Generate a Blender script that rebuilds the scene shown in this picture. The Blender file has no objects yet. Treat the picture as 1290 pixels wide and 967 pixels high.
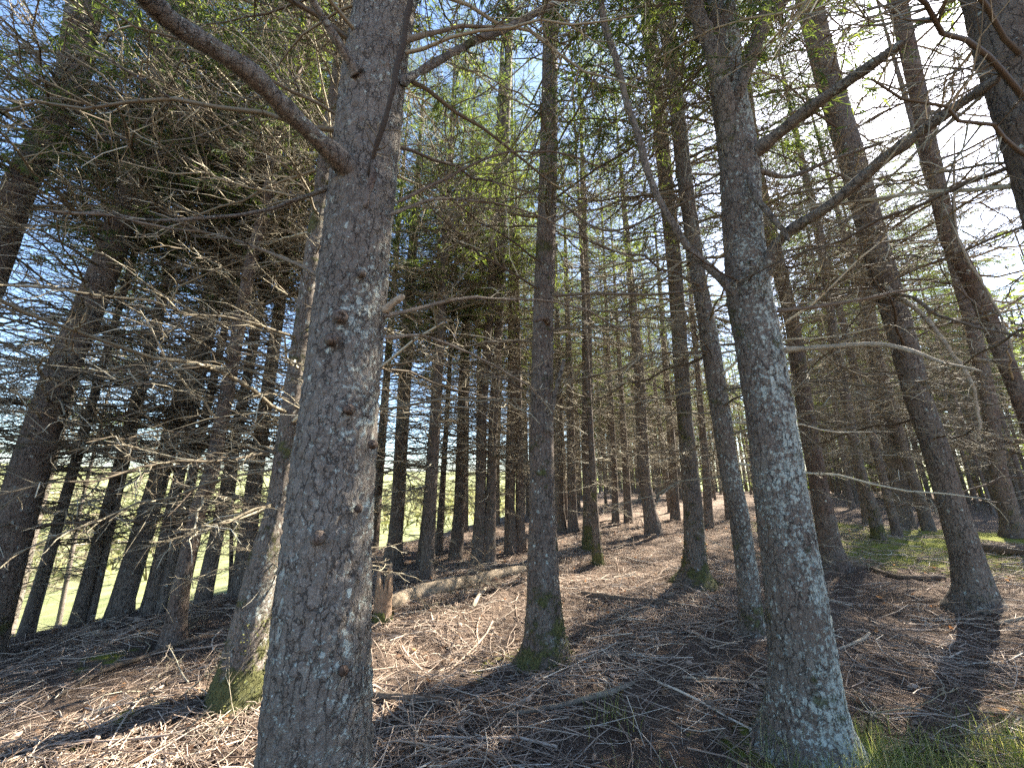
import bpy, math, random
import numpy as np
from mathutils import Vector, Matrix

sc = bpy.context.scene
C = sc.collection
rng = np.random.default_rng(11)
random.seed(11)

# ------------------------------------------------------------------ camera
FPX, W0, H0 = 485.0, 1290.0, 967.0
PITCH = math.radians(14.5)
CAM = np.array([0.0, 0.0, 1.57])
cd = bpy.data.cameras.new('camera')
cd.sensor_width = 36.0
cd.lens = FPX / W0 * 36.0
cd.clip_start = 0.05
cd.clip_end = 6000
cam = bpy.data.objects.new('camera', cd)
C.objects.link(cam)
cam.location = CAM
cam.rotation_euler = (math.pi / 2 + PITCH, 0, 0)
sc.camera = cam

def ray(x, y):
    u, v = (x - W0 / 2) / FPX, -(y - H0 / 2) / FPX
    return np.array([u, math.cos(PITCH) - v * math.sin(PITCH), math.sin(PITCH) + v * math.cos(PITCH)])

# ------------------------------------------------------------------ light
sd = ray(1122, 68); sd /= np.linalg.norm(sd)
SUN_EL = math.asin(sd[2]); SUN_AZ = math.atan2(sd[0], sd[1])
w = bpy.data.worlds.new('World'); sc.world = w; w.use_nodes = True
nt = w.node_tree
bg = nt.nodes['Background']
sky = nt.nodes.new('ShaderNodeTexSky')
sky.sky_type = 'NISHITA'; sky.sun_disc = False
sky.sun_elevation = SUN_EL; sky.sun_rotation = SUN_AZ
sky.air_density = 1.0; sky.dust_density = 0.7; sky.ozone_density = 3.0
nt.links.new(sky.outputs[0], bg.inputs[0])
bg.inputs[1].default_value = 0.058
sl = bpy.data.lights.new('sun', 'SUN'); sl.energy = 5.0; sl.angle = math.radians(0.5); sl.color = (1, .93, .80)
so = bpy.data.objects.new('sun', sl); C.objects.link(so)
so.rotation_euler = Vector(sd).to_track_quat('Z', 'Y').to_euler()
sc.view_settings.view_transform = 'Standard'; sc.view_settings.look = 'None'
sc.view_settings.exposure = 3.15; sc.view_settings.gamma = 1.0
sc.cycles.max_bounces = 6; sc.cycles.diffuse_bounces = 3; sc.cycles.glossy_bounces = 2
sc.cycles.transmission_bounces = 3; sc.cycles.transparent_max_bounces = 4
sc.cycles.caustics_reflective = False; sc.cycles.caustics_refractive = False
sc.cycles.sample_clamp_indirect = 4.0
sc.cycles.use_denoising = False

# ------------------------------------------------------------------ noise
def _h(ix, iy, iz, s):
    n = (ix.astype(np.int64) * 73856093) ^ (iy.astype(np.int64) * 19349663) ^ (iz.astype(np.int64) * 83492791) ^ (s * 2654435)
    n = (n ^ (n >> 13)) & 0x7fffffff
    n = (n * (n * n % 2147483647 * 15731 % 2147483647 + 789221) + 1376312589) & 0x7fffffff
    return n / 0x7fffffff

def vnoise(p, s=0):
    p = np.asarray(p, float); i = np.floor(p).astype(np.int64); f = p - i; f = f * f * (3 - 2 * f)
    r = 0
    for dx in (0, 1):
        for dy in (0, 1):
            for dz in (0, 1):
                wgt = (f[..., 0] if dx else 1 - f[..., 0]) * (f[..., 1] if dy else 1 - f[..., 1]) * (f[..., 2] if dz else 1 - f[..., 2])
                r = r + wgt * _h(i[..., 0] + dx, i[..., 1] + dy, i[..., 2] + dz, s)
    return r * 2 - 1

def fbm(p, o=3, s=0):
    r, a = 0, 1.0
    for k in range(o):
        r = r + a * vnoise(np.asarray(p) * 2.03 ** k, s + k); a *= .5
    return r

def worley(p, s=0):
    i = np.floor(p).astype(np.int64); d1 = np.full(p.shape[0], 9.0); d2 = d1.copy(); idv = np.zeros(p.shape[0])
    for dx in (-1, 0, 1):
        for dy in (-1, 0, 1):
            for dz in (-1, 0, 1):
                c = i + np.array([dx, dy, dz])
                j = np.stack([_h(c[:, 0], c[:, 1], c[:, 2], s + k) for k in range(3)], 1)
                d = np.linalg.norm(c + j - p, axis=1)
                nw = d < d1
                d2 = np.where(nw, d1, np.minimum(d2, d))
                idv = np.where(nw, j[:, 0], idv)
                d1 = np.where(nw, d, d1)
    return d1, d2, idv

# ------------------------------------------------------------------ terrain
EP = np.array([-6.6, 5.6]); EN = np.array([-.714, .70])
def edge(x, y):
    s1 = (x - EP[0]) * EN[0] + (y - EP[1]) * EN[1]
    s2 = (x + 4.8) * -.93 + (y - 7.6) * .37
    return np.maximum(np.minimum(s1, s2), y - 46)
def base_z(x, y):
    x = np.asarray(x, float); y = np.asarray(y, float)
    s = edge(x, y)
    z = .05 * np.clip(x, -40, 8) + .012 * np.clip(y - 3, 0, 30)
    prof = np.interp(s, [-1e4, -.5, 2, 6, 14, 30, 80, 160, 300, 900, 3000], [0, 0, -.55, -1.5, -2.9, -4.2, -5.2, -4.6, 1, 30, 60])
    return np.where(s > -.5, z * np.exp(-np.clip(s, 0, 1e4) / 30) + prof, z)
def ground_z(x, y):
    x = np.asarray(x, float); y = np.asarray(y, float)
    d = np.hypot(x, y)
    q = np.stack([x, y, np.zeros_like(x)], -1)
    a = np.clip(1.6 - d / 30, 0, 1)
    return base_z(x, y) + a * (.07 * fbm(q * .7, 2, 5) + .028 * fbm(q * 3.1, 3, 9)) + np.clip(d - 40, 0, 100) * .01 * fbm(q * .03, 2, 3)

def hit(x, y):
    r = ray(x, y)
    t = np.arange(.5, 60, .02)
    pts = CAM + t[:, None] * r
    k = np.nonzero(pts[:, 2] <= ground_z(pts[:, 0], pts[:, 1]))[0]
    p = pts[k[0]] if len(k) else pts[-1]
    return np.array([p[0], p[1], float(ground_z(p[0], p[1]))])

def pix(x, y, hd):
    r = ray(x, y); return CAM + r * hd / math.hypot(r[0], r[1])

def project(p):
    d = np.asarray(p) - CAM
    f = d[..., 1] * math.cos(PITCH) + d[..., 2] * math.sin(PITCH)
    v = -d[..., 1] * math.sin(PITCH) + d[..., 2] * math.cos(PITCH)
    return W0 / 2 + FPX * d[..., 0] / f, H0 / 2 - FPX * v / f, f

# ------------------------------------------------------------------ mesh helpers
def quad_mesh(name, V, F, mat, smooth=True, tint=None):
    me = bpy.data.meshes.new(name)
    V = np.ascontiguousarray(V, np.float32); F = np.ascontiguousarray(F, np.int32)
    me.vertices.add(len(V)); me.vertices.foreach_set('co', V.ravel())
    me.loops.add(F.size); me.loops.foreach_set('vertex_index', F.ravel())
    me.polygons.add(len(F)); me.polygons.foreach_set('loop_start', np.arange(0, F.size, F.shape[1], dtype=np.int32))
    me.polygons.foreach_set('use_smooth', np.full(len(F), smooth, bool))
    if tint is not None:
        at = me.attributes.new('tint', 'FLOAT', 'POINT'); at.data.foreach_set('value', np.ascontiguousarray(tint, np.float32))
    me.materials.append(mat)
    me.update(calc_edges=True)
    return me

def link(name, me, parent=None, loc=None, rot=None, scale=None):
    o = bpy.data.objects.new(name, me); C.objects.link(o)
    if parent is not None: o.parent = parent
    if loc is not None: o.location = loc
    if rot is not None: o.rotation_euler = rot
    if scale is not None: o.scale = (scale,) * 3
    return o

def tag(o, label=None, cat=None, group=None, kind=None):
    if label: o['label'] = label
    if cat: o['category'] = cat
    if group: o['group'] = group
    if kind: o['kind'] = kind
    return o

def norm(v): return v / np.maximum(np.linalg.norm(v, axis=-1, keepdims=True), 1e-9)

def tubes(P, R, sides):
    """P (n,m,3), R (n,m) -> vertices, quads"""
    n, m, _ = P.shape
    T = norm(np.gradient(P, axis=1))
    vert = np.abs(T[:, :, 2].mean(1)) > .75
    ref = np.where(vert[:, None], np.array([1., .2, 0]), np.array([0, 0, 1.]))[:, None, :]
    N = norm(np.cross(T, ref)); B = np.cross(T, N)
    a = np.linspace(0, 2 * np.pi, sides, endpoint=False)
    V = P[:, :, None] + R[:, :, None, None] * (np.cos(a)[:, None] * N[:, :, None] + np.sin(a)[:, None] * B[:, :, None])
    k = np.arange(n)[:, None, None] * m * sides + np.arange(m - 1)[None, :, None] * sides
    s = np.arange(sides); s2 = (s + 1) % sides
    F = np.stack([k + s, k + s2, k + sides + s2, k + sides + s], -1).reshape(-1, 4)
    return V.reshape(-1, 3), F

class Soup:
    def __init__(self): self.V, self.F, self.T, self.n = [], [], [], 0
    def add(self, V, F, tint=.5):
        self.V.append(V); self.F.append(F + self.n)
        self.T.append(np.broadcast_to(np.asarray(tint, float), (len(V),)))
        self.n += len(V)
    def arrays(self): return np.concatenate(self.V), np.concatenate(self.F), np.concatenate(self.T)
    def mesh(self, name, mat, smooth=True):
        V, F, T = self.arrays(); return quad_mesh(name, V, F, mat, smooth, T)

def along(P, t):
    """point and tangent at fractions t on polyline P (m,3)"""
    m = len(P) - 1; k = np.minimum((t * m).astype(int), m - 1); f = t * m - k
    return P[k] + (P[k + 1] - P[k]) * f[:, None], norm(P[k + 1] - P[k])

def spline(P, n):
    P = np.asarray(P, float)
    Q = np.vstack([2 * P[0] - P[1], P, 2 * P[-1] - P[-2]])
    out = []
    for t in np.linspace(0, len(P) - 1 - 1e-6, n):
        i = int(t); f = t - i
        a, b, c, d = Q[i:i + 4]
        out.append(.5 * (2 * b + (c - a) * f + (2 * a - 5 * b + 4 * c - d) * f * f + (3 * b - a - 3 * c + d) * f ** 3))
    return np.array(out)

def shoots(base, dirv, ln, m, rg, curl=.35, droop=.1):
    """curved thin polylines (n,m,3)"""
    n = len(base); u = np.linspace(0, 1, m)[None, :, None]
    side = norm(np.cross(dirv, rg.normal(size=(n, 3))))
    c = side * rg.normal(0, curl, (n, 1)); c[:, 2] -= rg.uniform(-.3 * droop, droop, n)
    wig = norm(np.cross(dirv, side)) * rg.normal(0, .06, (n, 1))
    return base[:, None] + ln[:, None, None] * (dirv[:, None] * u + c[:, None] * u * u + wig[:, None] * np.sin(u * 7))

def dead_twigs(soup, P, L, rg, ntw, nsub, rt=.0052, t0=.15, m=4, flat=.25, size=1.0):
    t = np.sort(rg.uniform(t0, .99, ntw)); b, T = along(P, t)
    sg = np.where(rg.random(ntw) < .5, -1, 1) * 1.0
    H = norm(np.cross(T, np.array([0, 0, 1.]))) * sg[:, None]
    ang = np.radians(rg.uniform(25, 75, ntw))[:, None]
    d = norm(T * np.cos(ang) + H * np.sin(ang) + np.array([0, 0, 1.]) * rg.normal(-.05, flat, (ntw, 1)))
    ln = size * L * (.14 + .3 * (1 - t)) * rg.uniform(.35, 1.25, ntw)
    S = shoots(b, d, ln, m, rg)
    R = rt * rg.uniform(.7, 1.3, (ntw, 1)) * np.linspace(1, .42, m)[None]
    V, F = tubes(S, R, 3)
    soup.add(V, F, np.repeat(rg.random(ntw), m * 3))
    if nsub:
        n2 = ntw * nsub; idx = np.repeat(np.arange(ntw), nsub); tt = rg.uniform(.2, .95, n2)
        k = np.minimum((tt * (m - 1)).astype(int), m - 2); f = (tt * (m - 1) - k)[:, None]
        b2 = S[idx, k] * (1 - f) + S[idx, k + 1] * f; T2 = norm(S[idx, k + 1] - S[idx, k])
        d2 = norm(T2 * .8 + norm(rg.normal(size=(n2, 3)) * np.array([1, 1, .55])) * .8)
        l2 = ln[idx] * rg.uniform(.2, .6, n2)
        S2 = shoots(b2, d2, l2, 3, rg)
        V, F = tubes(S2, rt * .62 * np.ones((n2, 1)) * np.linspace(1, .5, 3)[None], 3)
        soup.add(V, F, np.repeat(rg.random(n2), 9))

def branch_axis(L, rg, m=9, elev=0., sag=.12, wob=.05):
    t = np.linspace(0, 1, m)
    y = L * wob * np.cumsum(rg.normal(0, 1, m)) / 3; y -= y[0]
    z = L * (math.tan(elev) * t - sag * rg.uniform(.3, 1.6) * t * t + .12 * rg.random() * t ** 4) + L * .012 * rg.normal(0, 1, m) * (t > 0)
    return np.stack([L * t, y * t ** .5, z], 1)

def dead_branch(rg, L=1.6, ntw=14, nsub=2, elev=0., r0=None):
    s = Soup(); P = branch_axis(L, rg, elev=elev)
    r0 = r0 or .005 + .0055 * L
    V, F = tubes(P[None], (r0 * np.linspace(1, .25, len(P)) ** .8)[None], 5)
    s.add(V, F, rg.random())
    dead_twigs(s, P, L, rg, ntw, nsub)
    return s.arrays()

def kites(soup, b, d, ln, wd, rg, tint):
    n = len(b); s = norm(np.cross(d, norm(rg.normal(size=(n, 3)) + np.array([0, 0, 1.2])))) * wd[:, None]
    mid = b + d * ln[:, None] * .45
    V = np.stack([b, mid + s, b + d * ln[:, None] - np.array([0, 0, 1.]) * ln[:, None] * .08, mid - s], 1).reshape(-1, 3)
    soup.add(V, np.arange(n * 4).reshape(-1, 4), np.repeat(tint, 4))

def live_branch(rg, L=2.0, ntw=18, nsh=19):
    wood, leaf = Soup(), Soup()
    P = branch_axis(L, rg, m=7, sag=.16)
    V, F = tubes(P[None], (.013 * L / 2 * np.linspace(1, .2, 7))[None], 4); wood.add(V, F, .3)
    t = np.sort(rg.uniform(.18, 1, ntw)); b, T = along(P, t)
    H = norm(np.cross(T, np.array([0, 0, 1.]))) * np.where(np.arange(ntw) % 2, 1, -1)[:, None]
    a = np.radians(rg.uniform(35, 65, ntw))[:, None]
    d = norm(T * np.cos(a) + H * np.sin(a) + np.array([0, 0, 1.]) * rg.normal(-.12, .16, (ntw, 1)))
    ln = L * (.12 + .33 * (1 - t)) * rg.uniform(.6, 1.2, ntw)
    S = shoots(b, d, ln, 3, rg, .15, .25)
    V, F = tubes(S, .0035 * np.ones((ntw, 1)) * np.linspace(1, .5, 3)[None], 3); wood.add(V, F, np.repeat(rg.random(ntw), 9))
    n2 = ntw * nsh; idx = np.repeat(np.arange(ntw), nsh); tt = np.clip(rg.uniform(.05, 1.0, n2), 0, .999)
    k = (tt * 2).astype(int); f = (tt * 2 - k)[:, None]
    b2 = S[idx, k] * (1 - f) + S[idx, k + 1] * f; T2 = norm(S[idx, k + 1] - S[idx, k])
    d2 = norm(T2 + norm(rg.normal(size=(n2, 3)) * np.array([1, 1, .6])) * .75 - np.array([0, 0, .2]))
    kites(leaf, b2, d2, rg.uniform(.06, .14, n2), rg.uniform(.0045, .009, n2), rg, rg.random(n2))
    return wood.arrays(), leaf.arrays()

def place_many(soup, lib, pos, az, el, sc_, rg):
    """put library branches (along +X) on an axis"""
    pick = rg.integers(0, len(lib), len(pos))
    for p, a, e, s, k in zip(pos, az, el, sc_, pick):
        V, F, T = lib[k]
        ce, se, ca, sa = math.cos(e), math.sin(e), math.cos(a), math.sin(a)
        M = np.array([[ca * ce, -sa, -ca * se], [sa * ce, ca, -sa * se], [se, 0, ce]])
        soup.add(V @ M.T * s + p, F, T)

# ------------------------------------------------------------------ materials
def mat(name):
    m = bpy.data.materials.new(name); m.use_nodes = True
    n = m.node_tree.nodes; n.clear()
    out = n.new('ShaderNodeOutputMaterial')
    return m, n, m.node_tree.links, out

class NT:
    def __init__(self, m): self.n, self.l = m.node_tree.nodes, m.node_tree.links
    def put(self, s, v):
        if hasattr(v, 'is_output'): self.l.new(v, s)
        elif isinstance(v, (tuple, list)) and len(v) == 3 and s.type == 'RGBA': s.default_value = (*v, 1)
        else: s.default_value = v
    def new(self, t, **k):
        nd = self.n.new(t)
        for a, v in k.items(): setattr(nd, a, v)
        return nd
    def math(self, op, a, b=0., c=0., clamp=False):
        nd = self.new('ShaderNodeMath', operation=op, use_clamp=clamp)
        for s, v in zip(nd.inputs, (a, b, c)): self.put(s, v)
        return nd.outputs[0]
    def mix(self, f, a, b, blend='MIX'):
        nd = self.new('ShaderNodeMix', data_type='RGBA', blend_type=blend)
        self.put(nd.inputs[0], f); self.put(nd.inputs[6], a); self.put(nd.inputs[7], b); return nd.outputs[2]
    def step(self, v, a, b, lo=0., hi=1.):
        nd = self.new('ShaderNodeMapRange', interpolation_type='SMOOTHSTEP')
        for s, q in zip(nd.inputs, (v, a, b, lo, hi)): self.put(s, q)
        return nd.outputs[0]
    def noise(self, vec, scale, det=3, rough=.55, dist=0.):
        nd = self.new('ShaderNodeTexNoise'); self.put(nd.inputs['Vector'], vec)
        nd.inputs['Scale'].default_value = scale; nd.inputs['Detail'].default_value = det
        nd.inputs['Roughness'].default_value = rough; nd.inputs['Distortion'].default_value = dist
        return nd.outputs[0]
    def voro(self, vec, scale, feature='F1', rand=1.):
        nd = self.new('ShaderNodeTexVoronoi', feature=feature); self.put(nd.inputs['Vector'], vec)
        nd.inputs['Scale'].default_value = scale; nd.inputs['Randomness'].default_value = rand
        return nd
    def vmath(self, op, a, b=(0, 0, 0)):
        nd = self.new('ShaderNodeVectorMath', operation=op); self.put(nd.inputs[0], a); self.put(nd.inputs[1], b); return nd.outputs[0]
    def attr(self, name, typ='GEOMETRY'):
        nd = self.new('ShaderNodeAttribute', attribute_name=name, attribute_type=typ); return nd.outputs['Fac']
    def bsdf(self, out, col, rough=.9, height=None, dist=.01, strength=1., spec=.25):
        b = self.new('ShaderNodeBsdfPrincipled'); self.put(b.inputs['Base Color'], col); self.put(b.inputs['Roughness'], rough)
        b.inputs['Specular IOR Level'].default_value = spec
        if height is not None:
            bp = self.new('ShaderNodeBump'); bp.inputs['Distance'].default_value = dist; bp.inputs['Strength'].default_value = strength
            self.put(bp.inputs['Height'], height); self.l.new(bp.outputs[0], b.inputs['Normal'])
        self.l.new(b.outputs[0], out.inputs[0]); return b

def bark_material():
    m, n, l, out = mat('bark'); t = NT(m)
    tc = t.new('ShaderNodeTexCoord').outputs['Object']
    oi = t.new('ShaderNodeObjectInfo').outputs['Random']
    off = t.new('ShaderNodeCombineXYZ'); t.put(off.inputs[0], t.math('MULTIPLY', oi, 37.)); t.put(off.inputs[2], t.math('MULTIPLY', oi, 91.))
    p = t.vmath('ADD', tc, off.outputs[0])
    wn = t.new('ShaderNodeTexNoise'); t.put(wn.inputs['Vector'], p); wn.inputs['Scale'].default_value = 24; wn.inputs['Detail'].default_value = 4; wn.inputs['Roughness'].default_value = .65
    pw = t.vmath('ADD', p, t.vmath('MULTIPLY', t.vmath('SUBTRACT', wn.outputs['Color'], (.5, .5, .5)), (.055, .055, .075)))
    crack = t.voro(t.vmath('MULTIPLY', pw, (1, 1, .24)), 30, 'DISTANCE_TO_EDGE').outputs['Distance']
    gv = t.voro(t.vmath('MULTIPLY', pw, (1, 1, .7)), 95)
    sep = t.new('ShaderNodeSeparateColor'); l.new(gv.outputs['Color'], sep.inputs[0])
    grain = sep.outputs[0]
    big = t.noise(p, 2.2, 3); mid = t.noise(p, 30, 6, .7); fine = t.noise(p, 190, 4, .75)
    part = t.step(t.noise(p, 7, 3, .6), .35, .6)
    cut = t.math('MULTIPLY', t.step(crack, .06, .0), t.math('ADD', .25, t.math('MULTIPLY', part, .75)))
    tone = t.math('ADD', t.math('MULTIPLY', grain, .36), t.math('ADD', t.math('MULTIPLY', big, .25), t.math('ADD', t.math('MULTIPLY', mid, .45), t.math('MULTIPLY', fine, .3))))
    col = t.mix(t.step(tone, .42, .92), (.13, .108, .088), (.47, .425, .365))
    red = t.attr('red', 'OBJECT')
    col = t.mix(t.math('MULTIPLY', red, t.step(t.noise(p, 4, 4), .35, .6, .25, .8)), col, t.mix(t.step(tone, .4, 1.), (.10, .05, .033), (.27, .15, .10)))
    col = t.mix(t.step(t.math('ADD', fine, t.math('MULTIPLY', grain, .25)), .44, .72, .0, .75), col, (.05, .037, .03))
    col = t.mix(t.math('MULTIPLY', cut, .62), col, (.045, .034, .027))
    # crustose lichen: pale blue-grey crust, ovals and specks
    li = t.attr('lichen', 'OBJECT')
    ln = t.noise(p, 40, 7, .68, .2); lz = t.noise(p, 3.3, 3, .6)
    nrm = t.new('ShaderNodeSeparateXYZ'); l.new(t.new('ShaderNodeTexCoord').outputs['Normal'], nrm.inputs[0])
    zz = t.new('ShaderNodeSeparateXYZ'); l.new(tc, zz.inputs[0]); foot = t.step(zz.outputs[2], 1.6, .1, 1., 1.12)
    side = t.math('MULTIPLY', t.math('MULTIPLY', nrm.outputs[0], li), .09)
    thr = t.math('SUBTRACT', .765, t.math('ADD', t.math('ADD', t.math('MULTIPLY', t.math('MULTIPLY', li, .25), foot), side), t.math('MULTIPLY', t.math('SUBTRACT', lz, .5), .45)))
    lm = t.math('MULTIPLY', t.step(t.math('SUBTRACT', ln, thr), -.02, .06), .8)
    vs = t.voro(t.vmath('MULTIPLY', pw, (1, 1, .75)), 27); sp = t.new('ShaderNodeSeparateColor'); l.new(vs.outputs['Color'], sp.inputs[0])
    spot = t.math('MULTIPLY', t.step(vs.outputs['Distance'], .40, .30), t.step(sp.outputs[1], t.math('SUBTRACT', .98, t.math('MULTIPLY', li, .26)), 1.))
    v2 = t.voro(pw, 75); s2 = t.new('ShaderNodeSeparateColor'); l.new(v2.outputs['Color'], s2.inputs[0])
    speck = t.math('MULTIPLY', t.step(v2.outputs['Distance'], .38, .25), t.step(s2.outputs[1], t.math('SUBTRACT', .98, t.math('MULTIPLY', li, .3)), 1.))
    lm = t.math('MAXIMUM', lm, t.math('MAXIMUM', spot, speck))
    lm = t.math('MULTIPLY', lm, t.math('SUBTRACT', 1., t.math('MULTIPLY', cut, .7)))
    lcol = t.mix(t.noise(p, 75, 4, .7), (.26, .30, .27), (.58, .62, .56))
    col = t.mix(t.math('MULTIPLY', lm, .9), col, lcol)
    # moss
    mo = t.attr('moss', 'OBJECT'); xyz = t.new('ShaderNodeSeparateXYZ'); l.new(tc, xyz.inputs[0])
    low = t.step(xyz.outputs[2], .7, .0); mossn = t.math('ADD', t.math('MULTIPLY', t.noise(p, 11, 8, .75), 1.3), t.math('MULTIPLY', t.math('SUBTRACT', t.noise(p, 3.5, 2), .65), 1.0))
    mm = t.math('ADD', mossn, t.math('ADD', t.math('MULTIPLY', low, t.math('MULTIPLY', mo, .55)), t.math('MULTIPLY', mo, .22)))
    mm = t.math('MULTIPLY', t.step(mm, .68, .86), t.step(mo, 0., .12))
    col = t.mix(t.math('MULTIPLY', mm, .9), col, t.mix(t.noise(p, 70, 5, .7), (.028, .03, .010), (.15, .15, .05)))
    hgt = t.math('ADD', t.math('MULTIPLY', cut, -1.2), t.math('ADD', t.math('MULTIPLY', grain, .3), t.math('ADD', t.math('MULTIPLY', mid, .9), t.math('MULTIPLY', fine, .5))))
    hgt = t.math('ADD', hgt, t.math('ADD', t.math('MULTIPLY', lm, .3), t.math('MULTIPLY', mm, .8)))
    t.bsdf(out, col, .9, hgt, .009, 1., .15)
    return m

def tint_material(name, ramp, rough=.85, trans=None, spec=.2, nscale=0.):
    m, n, l, out = mat(name); t = NT(m)
    r = t.new('ShaderNodeValToRGB'); e = r.color_ramp.elements
    while len(e) < len(ramp): e.new(.5)
    for q, (pos, c) in zip(e, ramp): q.position = pos; q.color = (*c, 1)
    f = t.attr('tint')
    if nscale:
        tc = t.new('ShaderNodeTexCoord').outputs['Object']
        f = t.math('ADD', t.math('MULTIPLY', f, .7), t.math('MULTIPLY', t.noise(tc, nscale, 4, .65), .4), clamp=True)
    l.new(f, r.inputs[0])
    if trans is None:
        if nscale:
            tc2 = t.new('ShaderNodeTexCoord').outputs['Object']
            hh = t.math('ADD', t.noise(tc2, nscale * 1.6, 5, .7), t.math('MULTIPLY', t.noise(tc2, nscale * 6, 4, .7), .4))
            t.bsdf(out, t.mix(t.step(hh, .5, .8, .55, 0.), r.outputs[0], (.05, .035, .025)), rough, hh, .012, 1., spec)
        else: t.bsdf(out, r.outputs[0], rough, spec=spec)
    else:
        b = t.new('ShaderNodeBsdfPrincipled'); l.new(r.outputs[0], b.inputs['Base Color']); b.inputs['Roughness'].default_value = rough
        b.inputs['Specular IOR Level'].default_value = spec
        tr = t.new('ShaderNodeBsdfTranslucent'); l.new(t.mix(1., r.outputs[0], trans, 'MULTIPLY'), tr.inputs[0])
        mx = t.new('ShaderNodeMixShader'); mx.inputs[0].default_value = .52
        l.new(b.outputs[0], mx.inputs[1]); l.new(tr.outputs[0], mx.inputs[2]); l.new(mx.outputs[0], out.inputs[0])
    return m

BARK = bark_material()
TWIG = tint_material('dead_twig_bark', [(0, (.075, .055, .04)), (.5, (.165, .135, .092)), (.85, (.31, .27, .19)), (1, (.52, .47, .36))])
LIMB = tint_material('limb_bark', [(0, (.07, .048, .036)), (.5, (.15, .11, .08)), (.78, (.24, .20, .15)), (1, (.45, .46, .40))], nscale=22)
BACKLIT = tint_material('backlit_bark', [(0, (.035, .026, .02)), (.7, (.075, .058, .045)), (1, (.22, .21, .17))], nscale=26)  # limb bark with its backlit shade painted into the colour
PALE = tint_material('bleached_wood', [(0, (.20, .15, .10)), (.6, (.40, .32, .23)), (1, (.55, .48, .38))], nscale=30)
LOGWOOD = tint_material('log_wood', [(0, (.12, .08, .05)), (.5, (.26, .18, .115)), (1, (.44, .36, .26))], nscale=14)
NEEDLE = tint_material('spruce_needles', [(0, (.030, .050, .020)), (.5, (.056, .080, .030)), (1, (.10, .12, .04))], .6, (2.3, 2.2, 1.0), .3)
LITTER = tint_material('litter_twigs', [(0, (.08, .05, .036)), (.35, (.23, .168, .125)), (.7, (.42, .325, .255)), (1, (.60, .53, .43))])
DRYLEAF = tint_material('dry_leaves', [(0, (.16, .085, .05)), (1, (.42, .30, .20))], .7, (1.2, .9, .6))
GRASS = tint_material('grass_blades', [(0, (.08, .12, .03)), (.5, (.16, .20, .07)), (1, (.46, .42, .24))], .6, (1.6, 1.6, .8))
MEADOW = tint_material('far_leaves', [(0, (.14, .12, .09)), (.5, (.15, .16, .07)), (1, (.22, .2, .14))], .8, (1.4, 1.4, 1.))

MOSS = tint_material('moss', [(0, (.04, .05, .012)), (1, (.14, .145, .04))], nscale=40)

def ground_material():
    m, n, l, out = mat('forest_floor'); t = NT(m)
    p = t.new('ShaderNodeTexCoord').outputs['Object']
    a = t.noise(p, 2.6, 5, .6); b = t.noise(p, 38, 5, .7); c = t.noise(p, 140, 3, .7)
    col = t.mix(t.step(a, .3, .7), (.075, .052, .041), (.21, .152, .118))
    col = t.mix(t.step(b, .35, .7), col, (.055, .036, .027))
    col = t.mix(t.step(c, .48, .72), col, (.38, .29, .215))
    at = t.new('ShaderNodeAttribute', attribute_name='moss_mask'); ms = at.outputs['Fac']
    mm = t.step(t.math('ADD', t.noise(p, 5, 5, .65), t.math('MULTIPLY', ms, .55)), .72, .86)
    mm = t.math('MULTIPLY', mm, t.step(ms, .02, .2))
    col = t.mix(mm, col, t.mix(c, (.10, .125, .02), (.30, .30, .06)))
    gs = t.new('ShaderNodeAttribute', attribute_name='meadow_mask').outputs['Fac']
    gcol = t.mix(t.step(t.noise(p, .5, 6, .7), .3, .7), (.10, .115, .05), (.25, .26, .12))
    col = t.mix(gs, col, gcol)
    h = t.math('ADD', t.math('MULTIPLY', b, 1.), t.math('ADD', t.math('MULTIPLY', c, .5), t.math('MULTIPLY', mm, .6)))
    t.bsdf(out, col, .95, h, .05, 1., .1)
    return m
FLOOR = ground_material()

# ------------------------------------------------------------------ ground sheet
def axis(lo, hi, step, far, g=1.18):
    c = list(np.arange(lo, hi, step)); s = step; x = c[-1]; up = []
    while x < far: s *= g; x += s; up.append(x)
    s = step; x = lo; dn = []
    while x > -far: s *= g; x -= s; dn.append(x)
    return np.array(dn[::-1] + c + up)
gx = axis(-8, 10, .075, 2500); gy = axis(.6, 13, .075, 2500)
GX, GY = np.meshgrid(gx, gy)
GZ = ground_z(GX, GY)
nx, ny = len(gx), len(gy)
ii = (np.arange(ny - 1)[:, None] * nx + np.arange(nx - 1)[None]).ravel()
me = quad_mesh('ground', np.stack([GX, GY, GZ], -1).reshape(-1, 3), np.stack([ii, ii + 1, ii + nx + 1, ii + nx], 1), FLOOR)
fx, fy = GX.ravel(), GY.ravel()
meadow = np.clip((edge(fx, fy) - .8) / 2.0, 0, 1)
mossm = np.zeros(len(fx))
for (px, py, r, k) in [(1100, 672, 2.6, 1), (1150, 690, 2.2, 1), (1280, 715, 1.6, .9), (1200, 675, 2.5, .9), (680, 830, .45, .55), (620, 835, .5, .4), (870, 735, .5, .5), (130, 832, .35, .6), (140, 915, .3, .6), (1010, 940, .5, .6), (900, 790, .4, .3), (480, 780, .3, .4)]:
    q = hit(px, py); mossm = np.maximum(mossm, k * np.exp(-((fx - q[0]) ** 2 + (fy - q[1]) ** 2) / r ** 2))
for nm, v in (('meadow_mask', meadow), ('moss_mask', mossm)):
    at = me.attributes.new(nm, 'FLOAT', 'POINT'); at.data.foreach_set('value', v.astype(np.float32))
tag(link('ground', me), kind='structure')

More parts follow.
